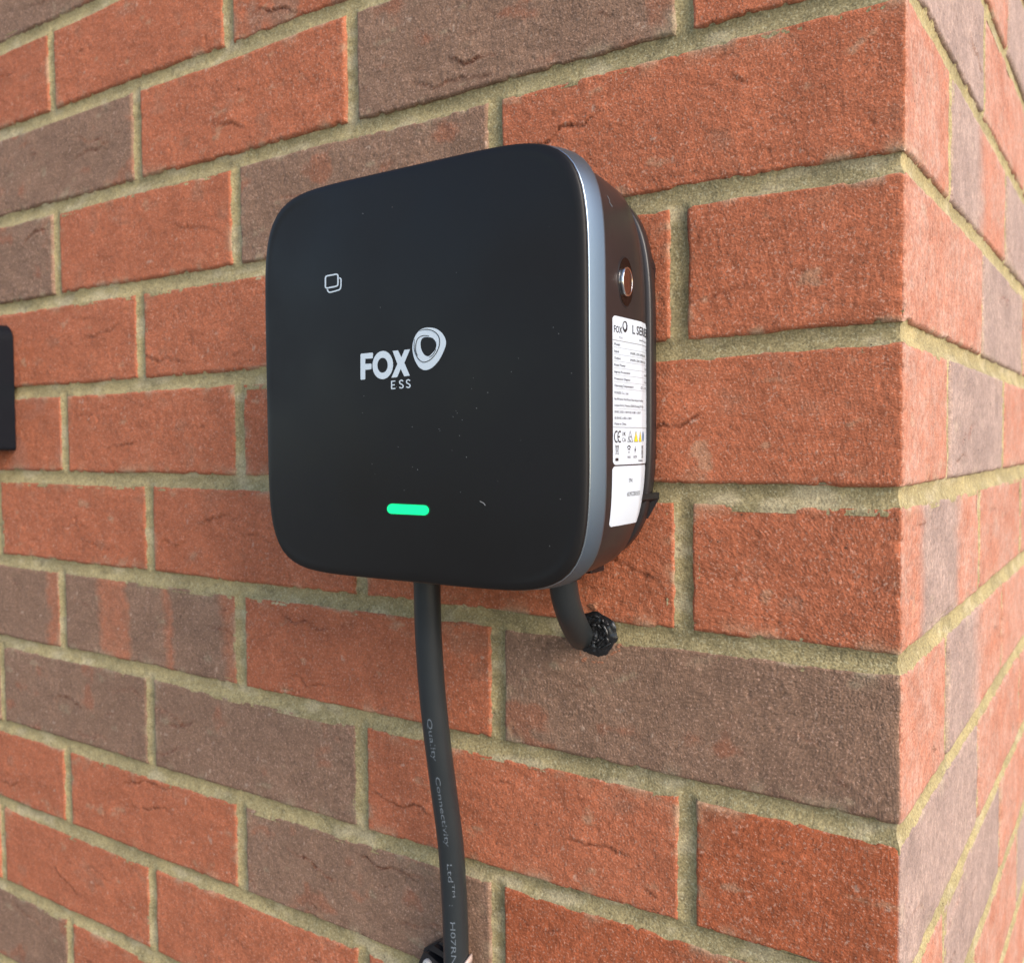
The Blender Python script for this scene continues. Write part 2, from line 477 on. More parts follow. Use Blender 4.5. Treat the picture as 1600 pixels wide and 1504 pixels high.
# ------------------------------------------------------------------ mortar (one tooled concave sheet per face)
def mortar_depth(u, z, front):
    w0 = 5.0
    best = np.full(u.shape, 99.0); dpt = np.full(u.shape, -9.0)
    K = list(range(KMIN, KMAX+1))
    zk = np.stack([(zj(k, u) if front else zs(k, u)) for k in K])
    row = np.zeros(u.shape, int)-1
    for n, k in enumerate(K):
        d = abs(z-zk[n]); 
        dd = np.where(d < 9, 0.7+1.7*np.clip(1-(d/(w0+1))**2, 0, 1), -9)
        # slightly weathered: top half cut back
        dd = np.where((d < 9), dd+.5*np.clip((z-zk[n])/w0, -1, 1), dd)
        dpt = np.maximum(dpt, dd); best = np.minimum(best, d)
        if n < len(K)-1: row = np.where((z <= zk[n]) & (z > zk[n+1]), k, row)
    for r in ROWS:
        mk = row == r
        if not mk.any(): continue
        P = np.array(PF[r] if front else PS[r])
        d = abs(u[mk][:, None]-P[None, :]).min(1)
        dd = np.where(d < 9, 0.7+1.6*np.clip(1-(d/(w0+1))**2, 0, 1), -9)
        dpt[mk] = np.maximum(dpt[mk], dd); best[mk] = np.minimum(best[mk], d)
    return np.clip(dpt, .4, 4), best
def sheet(front, lo, hi, du):
    zz0, zz1 = -75*KMAX+3, -75*KMIN-3
    fine = np.arange(0, hi+du, du); us = (-fine[::-1] if front else fine)
    zs_ = np.arange(zz0, zz1, 1.25)
    U, Z = np.meshgrid(us, zs_, indexing='ij')
    sh = U.shape; dp, best = mortar_depth(U.ravel(), Z.ravel(), front)
    Uf, Zf = U.ravel(), Z.ravel()
    g = .22*fbm(Uf/2.2, Zf/2.2, 900+front, 3)+.25*fbm(Uf/14, Zf/9, 905+front, 2)
    g += .12*vn(Uf/22, Zf/1.3, 907+front)-.55*sstep(.55, .9, fbm(Uf/9, Zf/5, 908+front, 3))
    g += .8*sstep(.8, .95, vn(Uf/3, Zf/3, 910+front))*.6
    edge = np.exp(-abs(Uf)/3.0)
    gc = .5*fbm(Zf/3, Zf*0, 950, 3)+.4
    dpc, _ = mortar_depth(np.zeros_like(Zf), Zf, True)
    dpf = (dp+g)*(1-edge)+(dpc+gc)*edge
    s = (dpc+gc)*np.exp(-abs(Uf)/5.0)
    if front: X = Uf-s; Y = dpf
    else: X = -dpf; Y = Uf+s
    n1 = fbm(Uf/30, Zf/12, 920+front, 3); n2 = fbm(Uf/8, Zf/5, 925+front, 3)
    col = MOR[None, :]*(1+.12*n2)[:, None]
    k = sstep(-.05, .5, n1+.12)[:, None]*.55
    if front: k = np.clip(k+sstep(-520, -60, Uf)[:, None]*.62, 0, 1)
    col = col*(1-k)+OLV*k
    k = sstep(.1, .55, fbm(Uf/22, Zf/9, 930+front, 3))[:, None]*.55
    col = col*(1-k)+PALE*k
    dk = sstep(.35, .7, fbm(Uf/7, Zf/4, 940+front, 3))[:, None]*.4
    col = col*(1-dk)+np.array([.10, .085, .05])*dk
    if front: pass
    F = grid_faces(*sh)
    keep = (best.reshape(sh) < 8.0).ravel()
    fk = keep[F].any(1); F = F[fk]
    used = np.zeros(len(Uf), bool); used[F.ravel()] = True
    mp = np.cumsum(used)-1
    V = np.stack([X, Y, Zf], 1)[used]; F = mp[F]; col = col[used]
    c = V.mean(0)
    me = new_mesh('mortar', V-c, F, M_mortar, True, col)
    o = bpy.data.objects.new('mortar', me); C.objects.link(o)
    o.parent = wall; o.location = Vector(c)*MM-wall.location
    return o
sheet(True, 0, 1330, 1.3)
sheet(False, 0, 1200, 2.0)
# solid core behind the face work, and the plain lower/upper wall out of the frame
mb = MB(); mb.box((-1340, 12, -598), (-12, 1235, 748)); mb.part('wall_core', simple('core_mortar', (.30, .25, .15), .9), wall)

# ground the wall stands on (outside the frame)
gm, t, b = mat_new('paving_ground')
n = t.nodes.new('ShaderNodeTexNoise'); n.inputs['Scale'].default_value = 6; n.inputs['Detail'].default_value = 6
r_ = t.nodes.new('ShaderNodeValToRGB'); r_.color_ramp.elements[0].color = (.16, .145, .12, 1); r_.color_ramp.elements[1].color = (.32, .29, .25, 1)
g_ = t.nodes.new('ShaderNodeNewGeometry'); t.links.new(g_.outputs['Position'], n.inputs['Vector'])
t.links.new(n.outputs[0], r_.inputs[0]); t.links.new(r_.outputs[0], b.inputs['Base Color']); b.inputs['Roughness'].default_value = .9
mb = MB(); mb.add([(-60000, -60000, -1050), (60000, -60000, -1050), (60000, 60000, -1050), (-60000, 60000, -1050)], [(0, 1, 2, 3)])
o = mb.part('ground', gm, None); o['kind'] = 'structure'
# plinth of the wall down to the ground, below the brick faces modelled one by one
mb = MB(); mb.box((-1340, 4, -1050), (-4, 1235, -600.5)); mb.part('wall_base', simple('rendered_plinth', (.35, .27, .18), .9, bump=(60, .6, .003)), wall)

# ------------------------------------------------------------------ the charger
CX, CZ, A0, NE, DF = -219.4, 135.3, 103.8, 6.42, 78.0
NS = 160
def sup(a, e=NE):
    th = np.linspace(0, 2*math.pi, NS, endpoint=False)
    # even-ish spacing round a superellipse
    c, s = np.cos(th), np.sin(th)
    r = (abs(c)**e+abs(s)**e)**(-1/e)
    return CX+a*r*c, CZ+a*r*s
def ring_pts(a, D, dx=0, dz=0, e=NE, az=None):
    x, z = sup(a, e)
    if az: z = CZ+(z-CZ)*az/a
    return [(x[i]+dx, -D, z[i]+dz) for i in range(NS)]
ch = thing('ev_charger', (CX, 0, CZ), 'square black wall charger with grey rim, white logo and lit green bar', 'charger')
# cover: crowned centre, rolled edge
def crown(x, z):
    q = np.clip(np.hypot((x-CX)/A0, (z-CZ)/A0), 0, 1.3)
    rho = (np.abs((x-CX)/A0)**4+np.abs((z-CZ)/A0)**4)**(.25)
    return DF+4.4 - 2.6*np.clip(rho, 0, 1.05)**2.4
rings = []
for f in [.02, .12, .24, .36, .48, .6, .7, .78, .85, .9, .935, .955]:
    x, z = sup(A0*f); d = crown(x, z); rings.append([(x[i], -d[i], z[i]) for i in range(NS)])
e0 = crown(*sup(A0*.955)).mean()
for k in range(1, 8):
    a = k/7*math.pi/2
    rings.append(ring_pts(A0*.955+math.sin(a)*A0*.045, DF+(e0-DF)*math.cos(a)*1.0))
rings.append(ring_pts(A0, DF-1.0)); rings.append(ring_pts(A0-1.0, DF-1.4))
mb = MB(); mb.loft([r[::-1] for r in rings], True, False)
cover = mb.part('front_cover', M_face, ch, True)
# rim
mb = MB()
mb.loft([ring_pts(a, D)[::-1] for a, D in [(A0-1.6, DF-1.2), (A0-.1, DF-1.3), (A0+.2, DF-1.5), (A0+.3, DF-1.9)]], False, False)
mb.part('rim_edge', M_ringedge, ch, True)
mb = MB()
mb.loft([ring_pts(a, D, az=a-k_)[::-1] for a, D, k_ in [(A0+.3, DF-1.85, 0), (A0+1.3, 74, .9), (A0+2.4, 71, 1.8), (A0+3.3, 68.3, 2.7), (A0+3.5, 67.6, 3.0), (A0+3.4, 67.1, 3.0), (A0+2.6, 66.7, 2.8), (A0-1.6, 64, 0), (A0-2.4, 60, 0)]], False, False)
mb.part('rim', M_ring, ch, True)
# body: flat side, crease, rear slope
HP = [(60.4, 101.6), (60.2, 102.2), (58, 102.5), (40, 102.4), (22.2, 102.2), (21.4, 102.0), (14, 100.2), (9, 98.4), (8, 97.6), (5, 96), (3.0, 92)]
def half(D): return np.interp(D, [p[0] for p in HP][::-1], [p[1] for p in HP][::-1])
def expo(D): return np.interp(D, [3, 8, 14, 22, 40, 60], [4.4, 4.6, 4.9, 5.4, 6.1, 6.42])
def body_x(D, z):
    h = half(D); q = np.clip(abs((z-CZ)/h), 0, .9999); e = expo(D)
    return CX+h*(1-q**e)**(1/e)
Dl = [60.4, 60.2, 58, 50, 40, 30, 22.2, 21.4, 18, 14, 11, 8, 6.5, 5, 4.2, 3.4, 3.0]
mb = MB(); mb.loft([ring_pts(half(D), D, e=float(expo(D)))[::-1] for D in Dl], True, True)
body = mb.part('rear_housing', M_body, ch, True)
# mounting plate
mb = MB(); mb.loft([ring_pts(h_, D, e=4.5)[::-1] for D, h_ in ((10.2, 98.5), (9.6, 100.6), (8.8, 101.3), (3, 101.0), (2.2, 100))], True, True)
mb.part('rear_shell', M_body, ch, True)
mb = MB()
def prr(x0, x1, z0, z1, r, D):
    P = []
    for cx, cz, a0, rr_ in ((x1-r, z0+1, -90, 1), (x1-r, z1-r, 0, r), (x0+r, z1-r, 90, r), (x0+r, z0+1, 180, 1)):
        for k in range(7):
            a = math.radians(a0+15*k); P.append((cx+(r if rr_ == r else rr_+(r-1)*(1 if cx > CX else -1)*0)*math.cos(a), -D, cz+rr_*math.sin(a)))
    return P[::-1]
mb.loft([prr(-318, -120.6, 97, 199, 10, 9), prr(-318, -119.6, 97, 199, 10, 8), prr(-318, -119.6, 97, 199, 10, .8)], True, True)
mb.box((-316, -5, 76), (-122.0, -1.2, 97.5), .4)
mb.loft([[(-150, -22, 56), (-124, -1.2, 62), (-150, -1.2, 56)], [(-122.5, -21, 72), (-117.8, -1.2, 72.5), (-150, -1.2, 72)], [(-122.5, -21, 74.6), (-117.8, -1.2, 75.6), (-150, -1.2, 75.6)]])
mb.part('mounting_plate', M_plate, ch)
# cable glands under the housing
def tube(path, R, seg=20, wob=0.0, sd=0, caps=True):
    P = np.array(path, float); n = len(P)
    T = np.gradient(P, axis=0); T /= np.linalg.norm(T, axis=1)[:, None]
    ref = np.array([0, -1.0, 0]); rings = []
    for i in range(n):
        t_ = T[i]; a = np.cross(t_, ref)
        if np.linalg.norm(a) < 1e-3: a = np.cross(t_, [1, 0, 0])
        a /= np.linalg.norm(a); b_ = np.cross(a, t_)
        Rr = R[i] if hasattr(R, '__len__') else R
        an = np.linspace(0, 2*math.pi, seg, endpoint=False)
        rings.append([tuple(P[i]+Rr*(1+wob*float(vn(i*.35, k*.3, sd)))*(math.cos(q)*a+math.sin(q)*b_)) for k, q in enumerate(an)])
    return rings
def spline(pts, n):
    pts = np.array(pts, float); d = np.r_[0, np.cumsum(np.linalg.norm(np.diff(pts, axis=0), axis=1))]
    # Catmull-Rom through the points
    out = []
    ext = np.vstack([2*pts[0]-pts[1], pts, 2*pts[-1]-pts[-2]])
    for s in np.linspace(0, d[-1], n):
        k = min(np.searchsorted(d, s, 'right')-1, len(pts)-2); k = max(k, 0)
        t_ = (s-d[k])/(d[k+1]-d[k]); p0, p1, p2, p3 = ext[k:k+4]
        out.append(.5*((2*p1)+(-p0+p2)*t_+(2*p0-5*p1+4*p2-p3)*t_**2+(-p0+3*p1-3*p2+p3)*t_**3))
    return np.array(out)
for gx, gd in ((-240, 40), (-152, 40)):
    mb = MB(); mb.loft(tube([(gx, -gd, 46), (gx, -gd, 38), (gx, -gd, 37), (gx, -gd, 33.5)], [11.5, 11.5, 10, 9.2], 24))
    mb.part('cable_gland', M_plate, ch, True)
gx, gz = wall_pt(926, 890, -20)
mb = MB(); mb.box((gx-12, -24, gz-1.6), (gx+1.5, -10, gz+8), .8); mb.part('drain_cap', M_plate, ch)

# --- print on the cover (real positions on its crowned surface)
def on_face(px, py, lift=.16):
    x, z = wall_pt(px, py, -(DF+3.6))
    for _ in range(2): x, z = wall_pt(px, py, -float(crown(x, z)))
    return (x, -float(crown(x, z))-lift, z)
def stroke(pts, wid, closed=False):
    """ribbon polygon quads from a 2-D polyline"""
    P = np.array(pts, float); n = len(P)
    if closed: T = np.roll(P, -1, 0)-np.roll(P, 1, 0)
    else: T = np.gradient(P, axis=0)
    T /= np.linalg.norm(T, axis=1)[:, None]+1e-9; N_ = np.stack([-T[:, 1], T[:, 0]], 1)
    W = np.array(wid if hasattr(wid, '__len__') else [wid]*n)[:, None]/2
    A = P+N_*W; B = P-N_*W
    V = np.concatenate([A, B]); m_ = n if closed else n-1
    F = [(i, (i+1) % n, n+(i+1) % n, n+i) for i in range(m_)]
    return V, F
def sm2(pts, n=60, closed=True):
    p = [(a, b, 0) for a, b in pts]
    if closed: p = p[-2:]+p+p[:3]
    d = np.array(p, float); ext = d; out = []
    rng_ = range(2, len(p)-3) if closed else range(0, len(p)-1)
    if not closed: ext = np.vstack([2*d[0]-d[1], d, 2*d[-1]-d[-2]])
    for k in rng_:
        p0, p1, p2, p3 = (ext[k-1:k+3] if closed else ext[k:k+4])
        for t_ in np.linspace(0, 1, 10, endpoint=False):
            q = .5*((2*p1)+(-p0+p2)*t_+(2*p0-5*p1+4*p2-p3)*t_**2+(-p0+3*p1-3*p2+p3)*t_**3); out.append(q[:2])
    if not closed: out.append(d[-1][:2])
    return out
def decal(name, groups, mat, mapf, parent, **k):
    mb = MB()
    for V, F in groups: mb.add([mapf(v[0], v[1]) for v in V], F)
    return mb.part(name, mat, parent, **k)
L5 = lambda x, y: (500+x/6.6667, 480+y/6.6667)           # logo close-up coordinates
fmap = lambda x, y: on_face(*L5(x, y))
def disc_poly(pts): return (pts, [tuple(range(len(pts)))])
def ell(cx, cy, rx, ry, rot=0, n=48):
    o_ = []
    for i in range(n):
        a = 2*math.pi*i/n; x = rx*math.cos(a); y = ry*math.sin(a)
        o_.append((cx+x*math.cos(rot)-y*math.sin(rot), cy+x*math.sin(rot)+y*math.cos(rot)))
    return o_
def band(o_, i_):
    n = len(o_); return (list(o_)+list(i_), [(k, (k+1) % n, n+(k+1) % n, n+k) for k in range(n)])
# F
decal('letter', [([(430,484),(546,473),(555,480),(552,528),(545,532),(474,537),(474,590),(532,586),(540,592),(538,640),(532,646),(474,652),(474,745),(466,752),(432,755),(424,748),(424,492)],
      [(0,1,2,3,4,5,16),(5,6,15,16),(6,7,8,9,10,11,15),(11,12,13,14,15)])], M_white, fmap, ch)
decal('letter', [band(ell(656, 602, 107, 147, .06), ell(654, 604, 54, 78, .03))], M_white, fmap, ch)
decal('letter', [([(758,455),(815,449),(850,522),(882,444),(940,438),(881,578),(938,712),(880,720),(843,642),(806,728),(746,734),(808,590)],
      [(0,1,2,5,8,11),(2,3,4,5),(5,6,7,8),(8,9,10,11)])], M_white, fmap, ch)
# E S S
def stro(pl, w_): return [stroke(p, w_) for p in pl]
def esslet(ch_, x0, y0):
    if ch_ == 'E': pl = [[(x0+44,y0+6),(x0+6,y0+9)], [(x0+6,y0+4),(x0+6,y0+90)], [(x0+6,y0+48),(x0+40,y0+45)], [(x0+6,y0+86),(x0+46,y0+83)]]
    else: pl = [sm2([(x0+44,y0+14),(x0+28,y0+3),(x0+8,y0+14),(x0+12,y0+36),(x0+34,y0+48),(x0+45,y0+66),(x0+30,y0+84),(x0+4,y0+76)], closed=False)]
    return stro(pl, 12)
decal('letter', esslet('E', 742, 762), M_white, fmap, ch)
decal('letter', esslet('S', 824, 757), M_white, fmap, ch)
decal('letter', esslet('S', 896, 752), M_white, fmap, ch)
# swirl emblem: three overlapping ribbons
outer = sm2([(1125,212),(1215,226),(1285,285),(1315,370),(1285,470),(1235,560),(1165,632),(1095,655),(1035,625),(990,550),(968,465),(966,395),(985,320),(1020,262),(1060,228)])
hole = sm2([(1125,311),(1175,322),(1210,365),(1212,415),(1190,458),(1150,500),(1120,511),(1085,490),(1058,440),(1050,390),(1055,345),(1080,316)])
# ribbon between outline and hole: resample both by angle about a common centre
def resamp(P, c, n=120):
    P = np.array(P); ang = np.arctan2(P[:, 1]-c[1], P[:, 0]-c[0]); rr_ = np.hypot(P[:, 0]-c[0], P[:, 1]-c[1])
    o_ = np.argsort(ang); a_ = ang[o_]; r0 = rr_[o_]
    q = np.linspace(-math.pi, math.pi, n, endpoint=False)
    rr2 = np.interp(q, np.r_[a_-2*math.pi, a_, a_+2*math.pi], np.r_[r0, r0, r0])
    return [(c[0]+r_*math.cos(b_), c[1]+r_*math.sin(b_)) for r_, b_ in zip(rr2, q)]
cc = (1135, 415)
decal('emblem', [band(resamp(outer, cc), resamp(hole, cc))], M_white, fmap, ch)
gap1 = sm2([(1040,246),(1090,232),(1150,236),(1205,262),(1240,305),(1250,360),(1240,420),(1205,490),(1150,548),(1085,572),(1035,545),(1000,485),(985,420),(988,330)], closed=False)
gap2 = sm2([(1140,300),(1080,296),(1032,318),(1008,360),(1000,420),(1004,465),(1020,505)], closed=False)
gap3 = sm2([(1198,428),(1206,440),(1200,462),(1175,500),(1140,522)], closed=False)
fm2 = lambda x, y: on_face(*L5(x, y), lift=.30)
decal('emblem_gap', [stroke(gap1, list(np.interp(np.linspace(0, 1, len(gap1)), [0, .1, .9, 1], [3, 8, 8, 3]))), stroke(gap2, 7), stroke(gap3, 6)], M_face, fm2, ch)
# twin-square icon (crop scale 5, origin 400,200)
L6 = lambda x, y: on_face(400+x/5, 200+y/5)
def rrect(cs, r, n=5):
    o_ = []; P = np.array(cs, float)
    for i in range(4):
        p = P[i]; a = P[i-1]; b_ = P[(i+1) % 4]
        da = (a-p)/np.linalg.norm(a-p)*r; db = (b_-p)/np.linalg.norm(b_-p)*r
        for t_ in np.linspace(0, 1, n): o_.append(tuple((p+da)*(1-t_)**2+2*p*t_*(1-t_)+(p+db)*t_**2))
    return o_
decal('icon', [stroke(rrect([(544,1158),(642,1140),(642,1234),(544,1254)], 18), 11, True),
   stroke(sm2([(650,1172),(662,1176),(666,1190),(664,1240),(656,1260),(640,1268),(590,1282),(572,1282),(562,1270),(560,1260)], closed=False), 10)], M_white, L6, ch)
# status light
L7 = lambda lift: (lambda x, y: on_face(560+x/5.3333, 740+y/5.3333, lift))
def capsule(x0, y0, x1, y1, r, g=0):
    dx, dy = x1-x0, y1-y0; L_ = math.hypot(dx, dy); a0 = math.atan2(dy, dx); o_ = []
    for c_, s_ in (((x1, y1), -1), ((x0, y0), 1)):
        for k in range(17):
            q = a0+s_*math.pi/2+k*math.pi/16 if s_ == -1 else a0+math.pi/2+k*math.pi/16
            o_.append((c_[0]+(r+g)*math.cos(q), c_[1]+(r+g)*math.sin(q)))
    return o_
cp_ = capsule(284, 291, 550, 303, 41)
decal('light_surround', [disc_poly(capsule(284, 291, 550, 303, 41, 10))], M_ledrim, L7(.10), ch)
decal('status_light', [disc_poly(cp_)], M_led, L7(.35), ch)
# lint and dust
decal('lint', [stroke(sm2([(1014,228),(1035,238),(1050,248),(1060,264)], closed=False), 7)], M_dust, L7(.25), ch)
rr = random.Random(3); gr = []
for k in range(38):
    if rr.random() < .5: px, py = rr.gauss(700, 60), rr.gauss(680, 50)
    else: px, py = rr.uniform(560, 900), rr.uniform(300, 860)
    gr.append(disc_poly(ell(px, py, rr.uniform(.3, .75), rr.uniform(.3, .8), 0, 6)))
decal('dust', gr, M_dust, lambda x, y: on_face(x, y, .2), ch, kind='stuff')

# --- side details
def on_side(D, z, lift=.12):
    return (float(body_x(D, z))+lift, -D, z)
sc_D, sc_z = 39.0, 177.0
def side_ring(R, D0, z0, lift, n=40): return [(float(body_x(D0, z0))+lift, -D0+R*math.cos(a), z0+R*math.sin(a)) for a in np.linspace(0, 2*math.pi, n, endpoint=False)]
bx0 = float(body_x(sc_D, sc_z))
def dring(R, x, n=40, Rz=None): return [(x, -sc_D+R*math.cos(a), sc_z+(Rz or R)*math.sin(a)) for a in np.linspace(0, 2*math.pi, n, endpoint=False)]
mb = MB(); mb.loft([dring(8.2, bx0+.05, Rz=12.4), dring(7.8, bx0+.28, Rz=12.0), dring(7.2, bx0+.2, Rz=11.4)], False, False)
skt = mb.part('socket_rim', M_plate, ch, True)
mb = MB(); mb.loft([dring(7.2, bx0+.30, Rz=11.4), dring(5.6, bx0+.08, Rz=9.0), dring(4, bx0+.06, Rz=7)], False, True); mb.part('socket', simple('socket_bowl', (.005, .004, .004), .2), ch, True)
mb = MB(); mb.loft([dring(5.1, bx0+.1, Rz=6.9), dring(5.1, bx0+1.4, Rz=6.9), dring(4.8, bx0+1.6, Rz=6.6), dring(4.4, bx0+1.3, Rz=6.1)], False, False); mb.part('button_ring', M_chrome, ch, True)
mb = MB(); mb.loft([dring(4.5, bx0+1.25, Rz=6.2), dring(2, bx0+1.5, Rz=3)], False, True); mb.part('button', M_disc, ch, True)
# fine scratch high on the housing
yy, zz = side_pt(957, 312, CX+102)
mb = MB(); V, F = stroke([(0, 2.6), (1.2, .8), (.6, -.6), (2.6, -2.2)], .55)
mb.add([on_side(-yy-1.4+v[0]*-1, zz+v[1], .1) for v in V], F); mb.part('scratch', M_printgrey, ch)

# --- rating labels wrapped round the crease
def lab(name, D0, D1, z0, z1, skew=0):
    mb = MB(); nD, nz = 34, 24; Ds = np.linspace(D0, D1, nD); Zs = np.linspace(z0, z1, nz); V = []; F = []
    for i, D in enumerate(Ds):
        for j, z in enumerate(Zs):
            rD = .0
            # rounded corners
            cz_ = min(j, nz-1-j); cd = min(i, nD-1-i)
            zz_ = z
            if cd == 0: zz_ = z0+1.4+(z1-z0-2.8)*j/(nz-1)
            elif cd == 1: zz_ = z0+.35+(z1-z0-.7)*j/(nz-1)
            V.append(on_side(D, zz_, .10))
    for i in range(nD-1):
        for j in range(nz-1):
            a = i*nz+j; F.append((a, a+1, a+nz+1, a+nz))
    mb.add(V, F); return mb.part(name, M_label, ch, True)
LT, LB = 160.0, 90.6
lb1 = lab('rating_label', 52.6, 10.6, LB, LT)
lb2 = lab('serial_label', 53.2, 12.5, 61.5, LB-.7)

def text_mesh(s, size, bold=0.0):
    cu = bpy.data.curves.new('txt', 'FONT'); cu.body = s; cu.size = size; cu.resolution_u = 2
    cu.offset = bold
    ob = bpy.data.objects.new('txt', cu); C.objects.link(ob)
    dg = bpy.context.evaluated_depsgraph_get(); me = ob.evaluated_get(dg).to_mesh()
    V = [tuple(v.co[:2]) for v in me.vertices]; F = [tuple(p.vertices) for p in me.polygons]
    ob.evaluated_get(dg).to_mesh_clear()
    bpy.data.objects.remove(ob); bpy.data.curves.remove(cu)
    return V, F
def side_text(items, name, mat, par, lift=.24):
    """items: (string, D of left end, z of baseline, cap height mm, total width mm or None)"""
    mb = MB()
    for s, D, z, hgt, wid, *bo in items:
        V, F = text_mesh(s, 1.0, bo[0] if bo else 0)
        if not V: continue
        x1 = max(v[0] for v in V); kx = (wid/x1) if wid else hgt/.73
        ky = hgt/.73
        mb.add([on_side(D-v[0]*kx, z+v[1]*ky, lift) for v in V], F)
    return mb.part(name, mat, par)
def side_lines(items, name, mat, par, lift=.2):
    mb = MB()
    for D0, z0, D1, z1, w_ in items:
        n = 14; P = [(D0+(D1-D0)*i/n, z0+(z1-z0)*i/n) for i in range(n+1)]
        V, F = stroke(P, w_); mb.add([on_side(v[0], v[1], lift) for v in V], F)
    return mb.part(name, mat, par)
# header
side_text([('FOX', 51.6, 152.3, 3.3, 8.6, .012)], 'lettering', M_ink, lb1)
side_text([('L SERIES', 32.6, 153.3, 4.3, 21.6, .012)], 'lettering', M_ink, lb1)
egg = lambda a, b_, cx, cy: resamp([(p*a+cx, q*b_+cy) for p, q in [(0, 1), (.7, .75), (1, .1), (.6, -.7), (0, -1), (-.6, -.75), (-1, .1), (-.7, .8)]], (cx, cy), 40)
mb = MB(); V, F = band(egg(2.5, 2.7, 40.1, 155.8), egg(1.5, 1.7, 40.3, 156.2))
mb.add([on_side(v[0], v[1], .24) for v in V], F); mb.part('emblem', M_ink, lb1)
side_text([('ESS', 46, 149.8, 1.0, 3.4)], 'lettering', M_inkgrey, lb1)
side_text([('www.fox-ess.com', 25, 150.4, 1.1, 13)], 'lettering', M_ink, lb1)
rows = [('Model:', 6.2, '7', 14, 3.0), ('Input:', 5, '1P/N/PE~230V,50/60Hz,32A', 35, 20), ('Output:', 6.7, '1P/N/PE~230V,50/60Hz,32A', 35, 20),
        ('Rated Power:', 11.6, '7.3kW', 17, 6), ('Ingress Protection:', 16.5, 'IP65', 16.5, 5), ('Protection Degree:', 16.5, 'Class I', 18, 7),
        ('Operating Temperature:', 20, '-25°C~+50°C', 24, 12)]
it = []; ln = [(52.4, 148.7, 11, 148.7, .36)]
for i, (a, wa, b_, Db, wb) in enumerate(rows):
    z = 146.3-i*3.19
    it.append((a, 51.2, z, 1.25, wa)); it.append((b_, Db, z, 1.25, wb))
    ln.append((51.6, z-.85, 11, z-.85, .13))
side_text(it, 'lettering', M_ink, lb1)
side_text([('FOXESS Co., Ltd.', 51.2, 123.8, 1.2, 14.5), ('No.939 Jinhai Third Road, New Airport Industry,', 51.2, 120.9, 1.2, 32),
           ('Longwan District, Wenzhou,325025,Zhejiang,P.R.China', 51.2, 118.0, 1.2, 32),
           ('EN IEC 61851-1:2019, IEC 61851-1:2017', 51.2, 114.9, 1.2, 27.5), ('BS EN IEC 61851-1:2019', 51.2, 112.0, 1.2, 17.5), ('Made in China', 51.2, 109.3, 1.2, 12)], 'lettering', M_ink, lb1)
ln += [(51.6, 117.0, 11, 117.0, .13), (52.4, 108.2, 11, 108.2, .36)]
side_lines(ln, 'ruled_line', M_inkgrey, lb1)
# approval marks
def sdec(name, groups, mat, par=lb1, lift=.24):
    mb = MB()
    for V, F in groups: mb.add([on_side(v[0], v[1], lift) for v in V], F)
    return mb.part(name, mat, par)
def arc(cx, cy, rx, ry, a0, a1, n=16): return [(cx-rx*math.cos(math.radians(a0+(a1-a0)*k/n)), cy+ry*math.sin(math.radians(a0+(a1-a0)*k/n))) for k in range(n+1)]
sdec('approval_mark', [stroke(arc(49.3, 103.8, 2.0, 2.5, 60, 300), .75), stroke(arc(45.9, 103.8, 2.0, 2.5, 60, 300), .75), stroke([(47.6, 103.8), (45.9, 103.8)], .7)], M_ink)
side_text([('UK', 43.7, 104.2, 2.0, 4.0), ('CA', 43.7, 101.4, 2.0, 4.0)], 'approval_mark', M_ink, lb1)
tri = lambda a, b_: [(a, 101.4), ((a+b_)/2, 106.6), (b_, 101.4)]
sdec('approval_mark', [stroke(tri(37.8, 32.4), .5, True), stroke(arc(35.1, 102.9, 1.0, 1.1, 30, 330), .35)], M_ink)
sdec('warning_triangle', [disc_poly(tri(30.9, 26.9))], M_yellow); sdec('warning_triangle', [stroke(tri(30.9, 26.9), .3, True)], M_ink, lift=.3)
sdec('warning_triangle', [disc_poly(tri(25.5, 22.9))], M_yellow); sdec('warning_triangle', [stroke(tri(25.5, 22.9), .3, True)], M_ink, lift=.3)
sdec('blue_mark', [disc_poly(ell(19.8, 103.9, 1.4, 2.5, 0, 20))], M_blue)
sdec('bin_mark', [stroke([(50.4, 95.3), (47.0, 100.0)], .22), stroke([(47.0, 95.3), (50.4, 100.0)], .22), stroke([(50.1, 99.2), (49.6, 95.8), (47.8, 95.8), (47.3, 99.2)], .3), stroke([(50.3, 99.3), (47.1, 99.3)], .45)], M_ink)
sdec('bin_mark', [disc_poly([(50.3, 92.4), (50.3, 93.8), (47.3, 93.8), (47.3, 92.4)])], M_ink)
sdec('wireless_mark', [stroke(arc(36.4, 96.8, 2.3, 2.6, 40, 140), .6), stroke(arc(36.4, 96.4, 1.4, 1.7, 40, 140), .55), disc_poly(ell(36.4, 96.4, .45, .5, 0, 10))], M_ink)
side_text([('WiFi', 38.0, 93.4, 1.3, 3.4), ('OCPP', 31.6, 93.4, 1.3, 4.0)], 'lettering', M_ink, lb1)
sdec('bolt_mark', [disc_poly([(29.3, 99.6), (30.4, 97.0), (29.7, 97.0), (30.2, 95.2), (28.7, 97.9), (29.4, 97.9)])], M_ink)
bars = []; rr = random.Random(5); z = 93.4
while z < 99.6:
    h_ = rr.uniform(.12, .34); bars.append(disc_poly([(22.6, z), (22.6, z+h_), (19.4, z+h_), (19.4, z)])); z += h_+rr.uniform(.14, .3)
sdec('barcode', bars, M_ink)
side_text([('S00040', 26.0, 91.6, 1.1, 6)], 'lettering', M_ink, lb1)
side_text([('SN:', 36.2, 82.0, 2.0, 4.4, -.01), ('60LM7CDBX5050', 37.4, 75.2, 2.3, 14.5, -.01)], 'lettering', M_ink, lb2)

